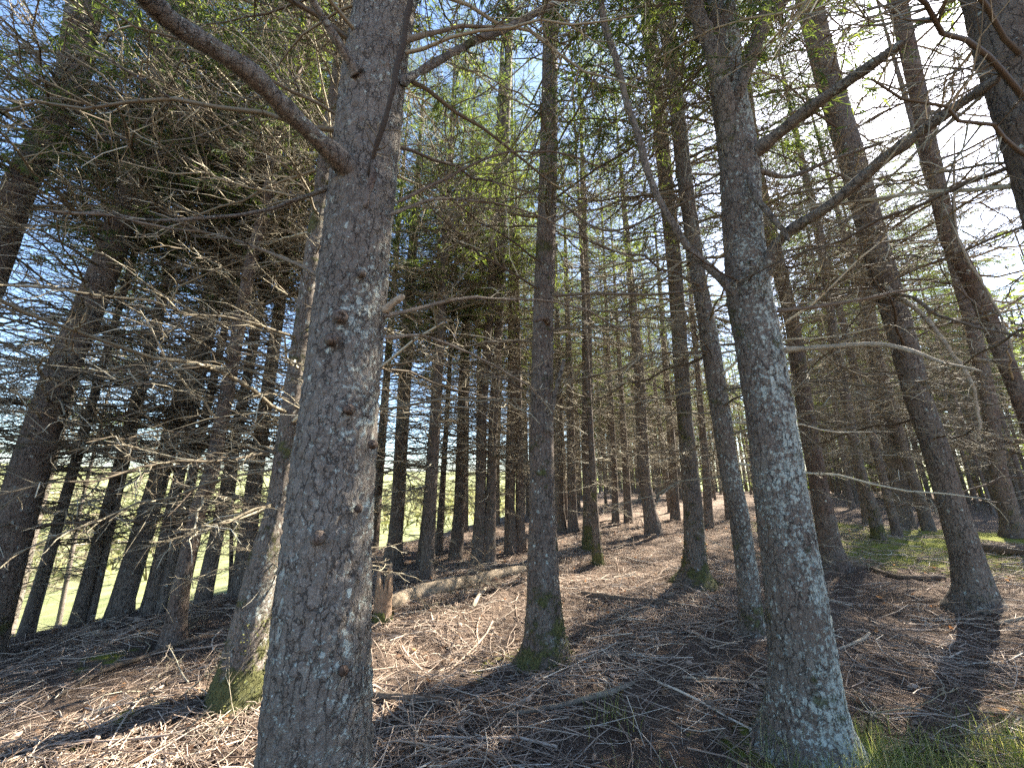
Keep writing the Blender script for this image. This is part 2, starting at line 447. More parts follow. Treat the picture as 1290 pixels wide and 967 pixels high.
# ------------------------------------------------------------------ branch libraries
DEAD_LIB = [dead_branch(np.random.default_rng(100 + k), 1.6, 14, 2, .05) for k in range(9)]
DEAD_MESH = [quad_mesh('branch', V, F, TWIG, True, T) for V, F, T in [dead_branch(np.random.default_rng(200 + k), 1.6, 20, 3, .05) for k in range(10)]]
LIVE = [live_branch(np.random.default_rng(300 + k)) for k in range(8)]

def dead_tree_mesh(seed, h0, h1, n, lmax):
    rg = np.random.default_rng(seed); s = Soup()
    h = np.sort(h0 + (h1 - h0) * rg.random(n) ** .9); h = h0 + np.round((h - h0) / .42) * .42 + rg.normal(0, .06, n)
    ln = lmax * rg.uniform(.35, 1.0, n) * np.clip(.45 + (h - h0) / 3.0, .45, 1)
    pos = np.stack([np.zeros(n), np.zeros(n), h], 1)
    place_many(s, DEAD_LIB, pos, rg.uniform(0, 2 * np.pi, n), rg.normal(-.02, .2, n), ln / 1.6, rg)
    return s.mesh('dead_twigs', TWIG)

def crown_mesh(seed, h0, H, n, lmax):
    rg = np.random.default_rng(seed); wd, lf = Soup(), Soup()
    f = np.sort(rg.random(n)) ** .9; h = h0 + (H - h0) * f
    ln = lmax * np.clip(np.minimum(1, .55 + f * 3) * (1 - f) ** .75 + .12, .15, 1) * rg.uniform(.7, 1.15, n)
    pos = np.stack([np.zeros(n), np.zeros(n), h], 1); az = rg.uniform(0, 2 * np.pi, n); el = -.22 + .75 * f + rg.normal(0, .12, n)
    st = rg.bit_generator.state; place_many(wd, [q[0] for q in LIVE], pos, az, el, ln / 2, rg)
    rg.bit_generator.state = st; place_many(lf, [q[1] for q in LIVE], pos, az, el, ln / 2, rg)
    Vw, Fw, Tw = wd.arrays(); Vl, Fl, Tl = lf.arrays()
    me = quad_mesh('crown', np.vstack([Vw, Vl]), np.vstack([Fw, Fl + len(Vw)]), TWIG, False, np.concatenate([Tw, Tl]))
    me.materials.append(NEEDLE)
    me.polygons.foreach_set('material_index', np.concatenate([np.zeros(len(Fw), np.int32), np.ones(len(Fl), np.int32)]))
    me.update(); return me

DEADS = [dead_tree_mesh(400 + k, 0.7, 8.6, 112, 2.4) for k in range(4)]
AIRY = [dead_tree_mesh(420 + k, 1.0, 8.5, 74, 2.0) for k in range(3)]
CROWNS = [crown_mesh(500 + k, 5.0, 16.5, 105, 2.1) for k in range(4)]
THIN = [crown_mesh(520 + k, 6.0, 16.5, 60, 1.65) for k in range(2)]
def shades_floor(x, y):
    for h in np.arange(5, 14.1, 1.):
        q = np.array([x, y]) - sd[:2] / math.hypot(sd[0], sd[1]) * h / math.tan(SUN_EL)
        if abs(q[0]) < 5.5 and 1.5 < q[1] < 8.5: return True
    return False

# ------------------------------------------------------------------ trees
def trunk_mesh(P, R, ns, nr, detail, seed):
    """P (k,3) local axis points from the base up, R radii; nr rings where it can be seen, detail = bark relief"""
    hs = P[:, 2]; top = hs[-1]
    see = min(top, detail[1])
    z = np.concatenate([np.linspace(-.25, see, nr), np.linspace(see, top, 14)[1:]])
    cx, cy, r = (np.interp(z, hs, P[:, 0]), np.interp(z, hs, P[:, 1]), np.interp(z, hs, R))
    th = np.linspace(0, 2 * np.pi, ns, endpoint=False)
    q = np.stack([np.cos(th)[None] * np.ones((len(z), 1)), np.sin(th)[None] * np.ones((len(z), 1)), z[:, None] * np.ones((1, ns))], -1)
    rr = r[:, None] * (1 + .05 * fbm(q * np.array([1.1, 1.1, .9]), 2, seed))
    lobe = .30 + .35 * vnoise(np.stack([np.cos(th) * 1.6, np.sin(th) * 1.6, np.zeros(ns) + seed], -1), 3)
    rr = rr + detail[2] * r[:, None] * np.exp(-np.maximum(z, 0)[:, None] / .10) * lobe[None]
    w3 = np.stack([cx[:, None] + rr * q[..., 0], cy[:, None] + rr * q[..., 1], q[..., 2]], -1)
    if detail[0] > 0:
        pf = w3.reshape(-1, 3) * np.array([1, 1, .5])
        d1, d2, idv = worley(pf * 44 + .7 * vnoise(pf * 50, 2)[:, None], seed)
        rel = .45 * np.clip((d2 - d1) * 2.2, 0, 1) * (.3 + idv) + .7 * fbm(w3.reshape(-1, 3) * 55, 2, seed)
        rr = rr + detail[0] * (rel.reshape(rr.shape) - .5)
        w3 = np.stack([cx[:, None] + rr * q[..., 0], cy[:, None] + rr * q[..., 1], q[..., 2]], -1)
    m = len(z); k = (np.arange(m - 1)[:, None] * ns); s = np.arange(ns)
    F = np.stack([k + s, k + (s + 1) % ns, k + ns + (s + 1) % ns, k + ns + s], -1).reshape(-1, 4)
    return quad_mesh('trunk', w3.reshape(-1, 3), F, BARK)

tree_pos = []
def make_tree(path, label, group=None, H=None, ns=16, nr=40, relief=0., lichen=.3, moss=0., red=.3, dead=True, crown=True, nbr=0, blo=1.6, hd=None, lmax=1.7, cat='tree', see=None, flare=.75, name='spruce_tree', crown_scale=1.):
    """path: (x, y, width) measured on the photograph, base first; the base is set on the ground and the trunk stands at that distance"""
    x0, y0, w0 = path[0]
    if hd is None: b = hit(x0, y0)
    else:
        b = pix(x0, y0, hd); b[2] = float(ground_z(b[0], b[1]))
    d = math.hypot(b[0], b[1]); n2 = np.array([b[0], b[1]]) / d
    def onplane(x, y):
        r = ray(x, y); return CAM + r * d / (r[0] * n2[0] + r[1] * n2[1])
    P, R = [], []
    for x, y, wd in path:
        c = onplane(x, y); P.append(c - b); R.append(.5 * np.linalg.norm(onplane(x + wd / 2, y) - onplane(x - wd / 2, y)))
    P = np.array(P); P[0] = (0, 0, -.02) if hd is None else (P[0][0], P[0][1], -.02)
    R = np.array(R)
    k = np.argsort(P[:, 2]); P, R = P[k], R[k]
    H = H or rng.uniform(14.5, 18.5)
    zl = P[-1, 2]
    if zl < H - .5:
        lean = (P[-1] - P[0]) / max(zl, .5); lean = np.clip(lean, -.12, .12); lean[2] = 0
        for f in (.25, .5, .75, 1.):
            z = zl + (H - zl) * f; P = np.vstack([P, [P[-1, 0] + lean[0] * .6 * (H - zl) * .25, P[-1, 1], z]])
            R = np.append(R, max(R[len(R) - 1] * .0 + R[k.size - 1] * (1 - f), .008))
    root = bpy.data.objects.new(name, None); C.objects.link(root); root.location = b
    root.empty_display_size = .2
    tag(root, label, cat, group)
    seev = see if see else min(H, max(3.0, d * 2.2))
    tr = link('trunk', trunk_mesh(P, R, ns, nr, (relief, seev, flare), int(rng.integers(1, 9999))), root)
    tr['lichen'] = float(lichen); tr['moss'] = float(moss); tr['red'] = float(red)
    def ax(z): return np.array([np.interp(z, P[:, 2], P[:, 0]), np.interp(z, P[:, 2], P[:, 1]), z])
    a0, a1 = ax(1.5), ax(9.0); dr = Vector(a1 - a0).normalized(); qt = Vector((0, 0, 1)).rotation_difference(dr)
    off = Vector(a0) - (qt @ Vector((0, 0, 1.5)))
    thin = shades_floor(b[0], b[1])
    if dead:
        lib = AIRY if thin or (d > 12 and rng.random() < .5) else DEADS
        o = link('dead_twigs', lib[rng.integers(len(lib))], root); tag(o, kind='stuff')
        o.rotation_euler = (qt @ Matrix.Rotation(rng.uniform(0, 6.28), 3, 'Z').to_quaternion()).to_euler(); o.location = off
    if crown:
        lib = THIN if thin else CROWNS
        o = link('crown', lib[rng.integers(len(lib))], root); tag(o, kind='stuff')
        s = H / 16.5; o.scale = (crown_scale, crown_scale, s)
        o.rotation_euler = (qt @ Matrix.Rotation(rng.uniform(0, 6.28), 3, 'Z').to_quaternion()).to_euler(); o.location = off
    for i in range(nbr):
        z = blo + (7.5 - blo) * rng.random() ** .8; z = z if nbr < 60 else blo + (10 - blo) * rng.random(); p = ax(z); r = np.interp(z, P[:, 2], R); a = rng.uniform(0, 6.28)
        tip = b + p + lmax * .6 * np.array([math.cos(a), math.sin(a), 0]) - CAM; tip /= np.linalg.norm(tip)
        if tip @ sd > math.cos(math.radians(4.5)): continue
        o = link('branch', DEAD_MESH[rng.integers(len(DEAD_MESH))], root, p + .7 * r * np.array([math.cos(a), math.sin(a), 0]), (rng.normal(0, .5), rng.normal(.02, .22), a), lmax / 1.6 * rng.uniform(.45, 1.05))
    if moss > .3 and d < 9:
        mg = np.random.default_rng(int(d * 1000)); n = 1500; a = mg.uniform(0, 6.28, n); z = .6 * mg.random(n) ** 1.8
        a = a[vnoise(np.stack([np.cos(a) * 2.5, np.sin(a) * 2.5, z * 6], 1), 5) > z * 1.1 - .25]; z = z[:len(a)]; n = len(a)
        r = np.interp(z, P[:, 2], R) * (1 + flare * .45 * np.exp(-z / .1)) + .002; e = np.stack([np.cos(a), np.sin(a), 0 * a], 1)
        q = np.stack([np.interp(z, P[:, 2], P[:, 0]), np.interp(z, P[:, 2], P[:, 1]), z], 1) + e * r[:, None]
        ms = Soup(); kites(ms, q - e * .006, norm(e + .7 * mg.normal(size=(n, 3))), mg.uniform(.012, .035, n), mg.uniform(.003, .007, n), mg, mg.random(n))
        link('moss', ms.mesh('moss', MOSS, False), root)['kind'] = 'stuff'
    tree_pos.append((b[0], b[1]))
    root['_d'] = d
    return root, b, ax, d

def limb(tree, pts, ntw=10, nsub=2, matl=None, name='branch', sides=12, size=.5, label=None, n=44, t0=.12, rt=.0035):
    """a branch that can be picked out: (x, y, width px, horizontal distance) along it"""
    root, b = tree[0], tree[1]; rg = np.random.default_rng(int(rng.integers(1e6)))
    thin = matl is TWIG
    if thin: matl = LIMB; pts = [(x, y, w_ * .6, h) for x, y, w_, h in pts]
    P = np.array([pix(x, y, h) for x, y, _, h in pts]) - b
    R = []
    for x, y, wd, h in pts:
        f = project(pix(x, y, h))[2]; R.append(.5 * wd / FPX * f)
    S = spline(P, n); RR = np.interp(np.linspace(0, 1, n), np.linspace(0, 1, len(R)), R)
    L = np.linalg.norm(np.diff(S, axis=0), axis=1).sum()
    S = S + .02 * np.stack([fbm(S * 5 + k * 7, 2, k) for k in range(3)], 1) * np.linspace(0, 1, n)[:, None]
    uu = np.linspace(0, 1, n); RR = RR * (1 + .2 * fbm(S * 16, 3, 4)) * (1 + (.6 if ntw else 0) * np.exp(-uu / .05)); RR[-1] *= .15; RR[0] *= .04
    S[0] += (S[0] - S[1]) * .2
    s = Soup(); V, F = tubes(S[None], RR[None], sides); s.add(V, F, rg.uniform(.3, .7))
    me = s.mesh(name, matl or BARK); o = link(name, me, root)
    if not matl: o['lichen'], o['moss'], o['red'] = (.5, .1, .15) if ntw else (0., 0., .9)
    if label: o['label'] = label
    if ntw:
        s = Soup(); dead_twigs(s, S, L, rg, ntw, nsub, rt, t0, size=size)
        link('twigs', s.mesh('twigs', TWIG), o)['kind'] = 'stuff'
    return o

# --- the front trees
A = make_tree([(366, 1313, 178), (397, 967, 145), (413, 700, 117), (431, 500, 98), (456, 250, 82), (471, 100, 73), (487, 0, 67)],
    'thickest grey spruce trunk closest to the camera with pale lichen flecks and one heavy limb', H=17, ns=150, nr=420, relief=.009, lichen=.66, moss=.0, red=.12, dead=False, nbr=0, see=4.6, crown_scale=1.)
for z, n in ((3.3, 3), (3.8, 4), (4.4, 4), (5.0, 4), (5.6, 4)):
    for i in range(n):
        a = rng.uniform(0, 6.28); p = A[2](z) + .1 * np.array([math.cos(a), math.sin(a), 0])
        link('branch', DEAD_MESH[rng.integers(10)], A[0], p, (rng.normal(0, .5), rng.normal(.02, .2), a), rng.uniform(.6, 1.1))
limb(A, [(452, 226, 27, 1.66), (388, 163, 23, 1.5), (330, 105, 25, 1.4), (262, 55, 27, 1.33), (200, 12, 28, 1.28), (120, -60, 26, 1.2)], 20, 3, size=.3, label='heavy mossy limb arching away to the left of the trunk')
limb(A, [(464, 222, 4, 1.47), (473, 188, 6, 1.40), (489, 142, 6.5, 1.33), (503, 75, 7, 1.28), (512, 0, 7, 1.24), (517, -90, 6, 1.2)], 12, 2, size=.25, matl=BACKLIT, label='backlit dark limb rising close in front of the trunk')
limb(A, [(460, 262, 6, 1.38), (467, 225, 9, 1.40), (472, 205, 10, 1.42)], 0)
limb(A, [(505, 105, 9, 1.62), (545, 80, 9, 1.7), (600, 52, 9, 1.75), (660, 22, 8, 1.8), (730, -8, 7, 1.9)], 12, 2, size=.35)
limb(A, [(505, 52, 12, 1.62), (545, 42, 9, 1.6), (590, 35, 7, 1.6), (650, 42, 5, 1.6)], 8, 2, size=.35, matl=TWIG)
limb(A, [(500, 255, 7, 1.62), (560, 225, 6, 1.8), (620, 198, 5, 2.0), (690, 190, 4, 2.3), (760, 210, 3, 2.5)], 14, 3, size=.35, matl=TWIG)
limb(A, [(490, 270, 6, 1.6), (560, 250, 5, 1.9), (640, 260, 4, 2.2), (720, 290, 3, 2.5), (800, 330, 2, 2.8)], 14, 3, size=.35, matl=TWIG)
limb(A, [(482, 393, 13, 1.58), (494, 383, 10, 1.55), (507, 373, 8, 1.52), (511, 371, 5, 1.51)], 0, matl=PALE, name='branch_stub', n=14, label='broken stub showing orange wood')
limb(A, [(484, 398, 10, 1.66), (520, 390, 8, 1.8), (585, 377, 7, 2.0), (660, 378, 5, 2.3), (720, 385, 4, 2.5), (790, 420, 3, 2.9)], 16, 3, size=.3, matl=TWIG)
limb(A, [(484, 425, 8, 1.66), (540, 425, 6, 1.8), (600, 450, 5, 2.0), (660, 485, 4, 2.2), (700, 520, 3, 2.4)], 16, 3, size=.35, matl=TWIG)
limb(A, [(450, 220, 8, 1.64), (380, 250, 5, 1.9), (300, 270, 4.5, 2.1), (200, 275, 4, 2.3), (60, 265, 4, 2.5)], 18, 3, size=.35)
limb(A, [(440, 372, 8, 1.66), (370, 330, 7, 1.9), (290, 300, 6, 2.1), (180, 280, 5, 2.3), (40, 262, 4, 2.4)], 20, 3, size=.4, matl=TWIG)
limb(A, [(452, 95, 14, 1.6), (430, 60, 11, 1.55), (400, 10, 9, 1.5), (380, -40, 8, 1.45)], 6, 2, size=.3)
for (x, y, wd) in ((441, 516, 15), (419, 428, 17), (429, 400, 19), (401, 676, 18), (452, 640, 10), (470, 560, 12), (432, 845, 12), (455, 345, 12)):
    hd = A[3] - .165; limb(A, [(x, y, wd * 1.25, hd + .04), (x - 1, y - 1, wd * .8, hd - .012), (x - 1, y - 2, wd * .35, hd - .02)], 0, name='branch_stub', n=8, sides=9)

B = make_tree([(688, 836, 62), (687, 800, 50), (685, 745, 41), (684, 690, 38), (684, 640, 33), (683, 560, 31), (683, 500, 29), (684, 400, 27), (688, 300, 25), (691, 200, 22), (694, 0, 18)],
    'straight spruce in the middle with a mossy foot and a dark branch scar', ns=90, nr=330, relief=.005, lichen=.45, moss=.32, red=.55, see=6.5, dead=False, nbr=34, blo=1.9, lmax=1.8)
limb(B, [(690, 545, 7, 3.85), (698, 500, 6, 3.75), (708, 465, 5, 3.7), (712, 450, 4, 3.65)], 3, 1, size=.4)
limb(B, [(696, 372, 6, 3.9), (760, 370, 6, 3.6), (838, 371, 5, 3.5), (900, 362, 4, 3.5)], 14, 3, size=.3, matl=TWIG)
limb(B, [(692, 410, 9, 3.8), (686, 400, 8, 3.65), (672, 404, 5, 3.6)], 0, name='branch_stub', n=8)
limb(B, [(700, 250, 6, 3.9), (760, 290, 5, 3.5), (830, 270, 4, 3.2), (900, 230, 3, 3.1)], 14, 3, size=.3, matl=TWIG)

Cc = make_tree([(1020, 947, 120), (1014, 900, 100), (1011, 840, 86), (1000, 740, 78), (985, 640, 71), (970, 520, 65), (955, 430, 62), (944, 380, 60), (936, 300, 50), (931, 200, 47), (915, 100, 37), (909, 0, 29)],
    'lichen crusted spruce at the right front with heavy limbs forking from its stem', H=15.5, ns=126, nr=380, relief=.007, lichen=1.02, moss=.10, red=.5, see=5.2, dead=False, nbr=20, blo=2.6, lmax=1.5)
hc = Cc[3]
limb(Cc, [(940, 385, 14, hc - .05), (905, 348, 11, hc - .15), (862, 305, 9, hc - .3), (828, 245, 8, hc - .45), (800, 160, 8, hc - .6), (775, 70, 8, hc - .75), (752, -20, 8, hc - .85)], 12, 2, size=.22, label='long limb sweeping up to the left')
limb(Cc, [(958, 352, 13, hc), (985, 300, 13, hc - .1), (1050, 255, 13, hc - .25), (1120, 195, 14, hc - .4), (1200, 140, 13, hc - .5), (1260, 95, 11, hc - .6)], 24, 3, size=.35, label='dark limb slanting up to the right')
limb(Cc, [(932, 262, 18, hc + .03), (925, 215, 20, hc - .05), (915, 150, 20, hc - .12), (905, 90, 20, hc - .2), (880, 20, 20, hc - .28), (862, -40, 18, hc - .35)], 8, 2, size=.2)
limb(Cc, [(918, 165, 13, hc + .02), (928, 125, 15, hc - .08), (945, 75, 15, hc - .12), (962, 20, 13, hc - .15), (980, -40, 12, hc - .2)], 8, 2, size=.25)
limb(Cc, [(948, 75, 11, hc - .12), (965, 30, 11, hc - .1), (1000, -10, 10, hc - .1)], 6, 2, size=.3)
limb(Cc, [(948, 195, 15, hc - .02), (985, 165, 14, hc - .1), (1035, 125, 15, hc - .2), (1090, 85, 13, hc - .3), (1140, 50, 10, hc - .4)], 20, 2, size=.3)
limb(Cc, [(985, 441, 6, hc - .1), (1040, 437, 7, hc - .2), (1100, 434, 6, hc - .3), (1150, 440, 5, hc - .35), (1195, 458, 4, hc - .4), (1240, 470, 3, hc - .45)], 6, 2, size=.3, matl=PALE, label='bleached bare branch reaching right')
limb(Cc, [(978, 392, 8, hc), (1040, 385, 7, hc + .2), (1110, 372, 6, hc + .4), (1180, 360, 5, hc + .7)], 18, 3, size=.35, matl=TWIG)
limb(Cc, [(955, 215, 6, hc), (1000, 222, 5, hc + .2), (1060, 195, 4, hc + .3), (1110, 180, 4, hc + .4)], 10, 2, size=.35)
limb(Cc, [(938, 200, 8, hc + .02), (955, 250, 8, hc - .22), (1000, 300, 5, hc - .2)], 8, 2, size=.4)

D = make_tree([(1228, 764, 74), (1227, 740, 55), (1218, 700, 47), (1200, 640, 42), (1177, 560, 38), (1156, 500, 36), (1135, 420, 36), (1105, 320, 35), (1073, 200, 31), (1043, 100, 27), (1018, 0, 23)],
    'leaning grey spruce at the far right with a pale lichen skirt at its foot', ns=80, nr=260, relief=.005, lichen=.5, moss=.05, red=.35, see=9, nbr=95, blo=1.7, dead=False, crown=False, lmax=2.1)
E = make_tree([(298, 882, 82), (308, 830, 62), (315, 790, 50), (333, 700, 38), (350, 640, 32), (369, 500, 26), (384, 400, 24), (395, 320, 22), (415, 180, 20), (440, 20, 18)],
    'moss covered spruce half hidden behind the thickest trunk', ns=70, nr=220, relief=.006, lichen=.55, moss=.5, red=.3, see=7, nbr=24, blo=1.6)
Ft = make_tree([(217, 810, 36), (222, 780, 28), (228, 740, 25), (250, 640, 22), (265, 600, 22), (285, 500, 19), (303, 400, 17), (318, 320, 16), (335, 260, 15), (354, 160, 14), (383, 40, 13)],
    'slim tan spruce leaning right above a heap of bare twigs', ns=40, nr=120, relief=.004, lichen=.3, moss=.05, red=.75, see=9, nbr=26, blo=1.6)
G = make_tree([(-40, 842, 84), (10, 690, 60), (35, 600, 56), (72, 480, 48), (112, 390, 42), (140, 320, 38), (172, 220, 32), (200, 117, 28), (222, 30, 24)],
    'broad dark spruce cut by the left edge with twigs over its bark', ns=60, nr=180, relief=.006, lichen=.3, moss=.1, red=.5, see=8, nbr=40, blo=1.0, lmax=2.1)
Hh = make_tree([(-175, 850, 90), (-60, 480, 58), (27, 230, 42), (67, 160, 38), (92, 100, 36), (108, 0, 33)],
    'spruce whose upper trunk crosses the top left corner', ns=50, nr=140, relief=.005, lichen=.4, moss=.05, red=.6, see=9, nbr=46, blo=1.2, lmax=2.1)
Rr = make_tree([(1575, 1090, 190), (1400, 480, 128), (1330, 200, 118), (1290, 50, 108), (1275, -30, 100)],
    'dark thick trunk crossing the top right corner', ns=80, nr=220, relief=.006, lichen=.2, moss=.05, red=.6, see=6, dead=False, nbr=36, blo=1.9, hd=2.9)
S = make_tree([(1390, 760, 48), (1330, 620, 33), (1285, 500, 27), (1232, 370, 25), (1195, 300, 23), (1173, 200, 21), (1155, 110, 19), (1130, 0, 17)],
    'reddish spruce leaning in from the right edge', ns=40, nr=120, relief=.004, lichen=.2, moss=.0, red=.9, see=10, nbr=100, blo=1.3, dead=False, crown=False, lmax=2.1)
limb(S, [(1203, 168, 1., S[3] - .3), (1202, 233, 2.4, S[3] - .9), (1207, 300, 2.6, S[3] - 1.3), (1236, 353, 2.6, S[3] - 1.5), (1262, 400, 2.4, S[3] - 1.6), (1278, 445, 3, S[3] - 1.7)], 9, 2, size=.3, matl=PALE, label='pale thin branch drooping down')
limb(D, [(1112, 360, 6, D[3] - .1), (1160, 395, 5, D[3] - .5), (1195, 440, 5, D[3] - .8), (1225, 485, 4, D[3] - 1.), (1234, 545, 3, D[3] - 1.1)], 9, 2, size=.3, matl=PALE)
limb(D, [(1098, 375, 7, D[3] - .1), (1140, 372, 5, D[3] - .6), (1190, 400, 4, D[3] - 1.), (1290, 425, 3, D[3] - 1.3)], 12, 2, size=.25, matl=LIMB)
M = make_tree([(946, 796, 38), (946, 780, 31), (943, 740, 30), (930, 640, 27), (920, 600, 26), (908, 520, 25), (896, 440, 24), (880, 350, 20), (862, 220, 18), (850, 110, 17), (839, 30, 15)],
    'thinner spruce with lichen foot standing just left of the crusted front trunk', ns=50, nr=170, relief=.005, lichen=.8, moss=.1, red=.45, see=8, nbr=26, blo=1.8)
Ll = make_tree([(873, 736, 52), (875, 715, 34), (875, 690, 28), (873, 640, 25), (862, 520, 20), (850, 340, 19), (836, 200, 18), (817, 30, 16)],
    'spruce with a spreading green mossy foot right of centre', ns=44, nr=150, relief=.004, lichen=.5, moss=.42, red=.35, see=10, nbr=14, blo=1.4)
N = make_tree([(1050, 713, 46), (1046, 688, 31), (1033, 620, 26), (1012, 500, 22), (997, 400, 19), (967, 280, 17), (950, 200, 15), (941, 120, 13)],
    'brown spruce seen behind the crusted front trunk, leaning left', ns=36, nr=120, relief=.003, lichen=.35, moss=.1, red=.75, see=10, nbr=10)
O = make_tree([(1107, 678, 19), (1100, 640, 15), (1085, 600, 14), (1065, 500, 13), (1050, 420, 12), (1040, 340, 11)],
    'thin mossy spruce at the edge of the bright moss patches', lichen=.2, moss=.5, red=.3)
Pq = make_tree([(1171, 668, 20), (1162, 640, 16), (1130, 540, 15)], 'dark spruce peeping out behind the leaning grey one', lichen=.1, red=.4)
Q = make_tree([(1278, 676, 38), (1272, 650, 30), (1259, 600, 25), (1245, 500, 22), (1222, 400, 20)], 'brown spruce beyond the log near the right edge', ns=30, nr=80, lichen=.25, red=.6, moss=.1)
T2 = make_tree([(1140, 666, 30), (1136, 640, 24), (1118, 540, 20), (1095, 400, 18), (1080, 200, 14)], 'shadowed spruce behind the moss patches', lichen=.1, red=.3)

LEFT = 'spruces in a dark row along the meadow edge'
for lab, path in [
    ('dark spruce nearest the left edge in the row against the green meadow', [(6, 800, 24), (44, 657, 17)]),
    ('second dark spruce from the left edge in the row before the meadow', [(32, 800, 22), (74, 657, 16)]),
    ('thread thin spruce pole in the row before the bright meadow', [(73, 790, 8), (101, 640, 6)]),
    ('straight dark spruce left of a thinner twin before the meadow', [(96, 786, 21), (135, 640, 15)]),
    ('thinner twin spruce standing close to a thicker dark one by the meadow', [(113, 785, 12), (146, 640, 9)]),
    ('thickest black spruce in the row before the meadow', [(149, 781, 44), (153, 760, 34), (189, 640, 29), (245, 450, 22)]),
    ('black spruce just left of the slim tan leaning one', [(186, 773, 22), (213, 657, 17)]),
    ('grey brown spruce touching the slim tan leaning one', [(199, 773, 18), (233, 640, 14)]),
    ('black spruce right of the slim tan leaning one, on the rise', [(255, 759, 24), (280, 640, 17)]),
    ('dark spruce left of the moss covered one on the rise', [(303, 751, 28), (316, 640, 22)]),
    ('sapling thin spruce pole at the top of the needle slope', [(291, 749, 6), (292, 640, 5)])]:
    make_tree(path, lab, LEFT, lichen=.1, red=.2, ns=14, nr=36)

MID = 'spruces standing in the middle distance'
for lab, path in [
    ('stout spruce just right of the broken stump', [(494, 712, 28), (497, 690, 20), (501, 640, 18), (510, 480, 16), (514, 400, 15)]),
    ('straight dark spruce behind the left end of the fallen log', [(536, 707, 23), (540, 640, 15), (550, 500, 13), (557, 400, 10)]),
    ('narrow spruce beside the straight dark one behind the log', [(552, 697, 11), (556, 640, 8)]),
    ('spruce standing over the middle of the fallen log', [(574, 705, 18), (579, 640, 14), (583, 500, 13)]),
    ('left stem of the close pair behind the fallen log', [(602, 713, 19), (605, 640, 14), (607, 520, 12), (617, 400, 11), (628, 200, 10)]),
    ('right stem of the close pair behind the fallen log', [(615, 712, 19), (618, 640, 13), (622, 520, 12), (629, 400, 11), (636, 200, 10), (643, 0, 10)]),
    ('spruce at the right end of the fallen log', [(645, 697, 19), (642, 640, 13), (645, 500, 12)]),
    ('slim spruce against the left side of the straight middle one', [(656, 697, 14), (655, 640, 11)]),
    ('slim spruce to the right of the straight middle one', [(708, 668, 13), (706, 640, 10), (704, 500, 9)]),
    ('second slim spruce to the right of the straight middle one', [(722, 668, 14), (721, 640, 11), (718, 500, 10)]),
    ('brown spruce with a thin mossy stem in front of it', [(742, 692, 19), (742, 640, 15), (741, 600, 15), (740, 500, 14), (739, 400, 12)]),
    ('thin mossy stem in front of a brown spruce', [(753, 712, 14), (749, 640, 9), (744, 540, 7)]),
    ('brown spruce on the sunny rise right of centre', [(824, 673, 24), (818, 640, 17), (811, 600, 16), (806, 480, 14)]),
    ('small spruce on the crest left of the sunny rise', [(776, 658, 10), (774, 600, 8)]),
    ('spruce on the crest right next to a smaller one', [(792, 659, 12), (789, 600, 9)]),
    ('slim spruce just left of the one with the spreading mossy foot', [(851, 656, 13), (846, 560, 10)]),
    ('orange lit spruce between the mossy foot and the thin lichen trunk', [(893, 664, 13), (890, 600, 10)]),
    ('distant spruce just left of the bright moss patches', [(1092, 661, 11), (1080, 560, 9)])]:
    make_tree(path, lab, MID, lichen=.15, red=.55, ns=18, nr=40, moss=.45 if 'thin mossy' in lab else .05)

# --- the stand behind, tree after tree
cand = np.random.default_rng(5)
def far_tree(x, y, label, group, D):
    b = np.array([x, y, float(ground_z(x, y))])
    p0 = project(b); up = b + np.array([cand.normal(0, .12), 0, 5.0]); p1 = project(up)
    hd = math.hypot(x, y)
    make_tree([(p0[0], p0[1], D * FPX / p0[2]), (p1[0], p1[1], D * .8 * FPX / p1[2])], label, group, lichen=.1, red=cand.uniform(.2, .7), ns=10, nr=24, hd=hd)
ANCH = [(30, 'left edge'), (189, 'thickest black spruce'), (245, 'slim tan spruce'), (405, 'thickest grey trunk'), (500, 'spruce by the stump'),
        (612, 'close pair'), (684, 'straight middle spruce'), (742, 'brown middle spruce'), (818, 'sunny rise spruce'), (874, 'mossy footed spruce'), (930, 'thin lichen trunk'),
        (985, 'crusted front trunk'), (1036, 'brown leaning spruce'), (1100, 'thin mossy spruce'), (1200, 'leaning grey spruce'), (1268, 'right edge')]
ORD = ['first', 'second', 'third', 'fourth', 'fifth', 'sixth', 'seventh', 'eighth', 'ninth', 'tenth', 'eleventh', 'twelfth', 'thirteenth', 'fourteenth', 'fifteenth', 'sixteenth', 'seventeenth', 'eighteenth', 'nineteenth', 'twentieth'] + ['farther'] * 20
n_far = 0; picked = []; tree_skip = []; quota = {0: 34, 1: 96, 2: 80}
for _ in range(70000):
    x, y = cand.uniform(-14, 31), cand.uniform(4, 44)
    s = edge(x, y); d = math.hypot(x, y); az = math.degrees(math.atan2(x, y))
    if s > -.2 or s < -26 or abs(az) > 54: continue
    if d < (7.0 if az < 5 else 10.5): continue
    z = 0 if az < -13 else 1 if az < 19 else 2
    if quota[z] <= 0: continue
    if min((x - a) ** 2 + (y - b) ** 2 for a, b in tree_pos) < (1.3 if d < 18 else 1.5) ** 2: continue
    if abs(az - math.degrees(SUN_AZ)) < 4 and d < 15: continue
    if shades_floor(x, y) and cand.random() < .5: tree_skip.append((x, y)); continue
    if any((x - a) ** 2 + (y - b) ** 2 < 1. for a, b in tree_skip): continue
    g = np.array([x, y, float(ground_z(x, y)) + 1.2]); px = project(g)[0]
    if not -5 < px < 1295: continue
    if any(abs(px - a) < (50 if a == 405 else 34 if a == 985 else 16 if a == 684 else 12 if a > 860 else 7) for a, _ in ANCH if 31 < a < 1260): continue
    if any(abs(px - q[3]) < 2.5 for q in picked): continue
    quota[z] -= 1; tree_pos.append((x, y)); picked.append((x, y, z, px))
picked.sort(key=lambda q: q[3])
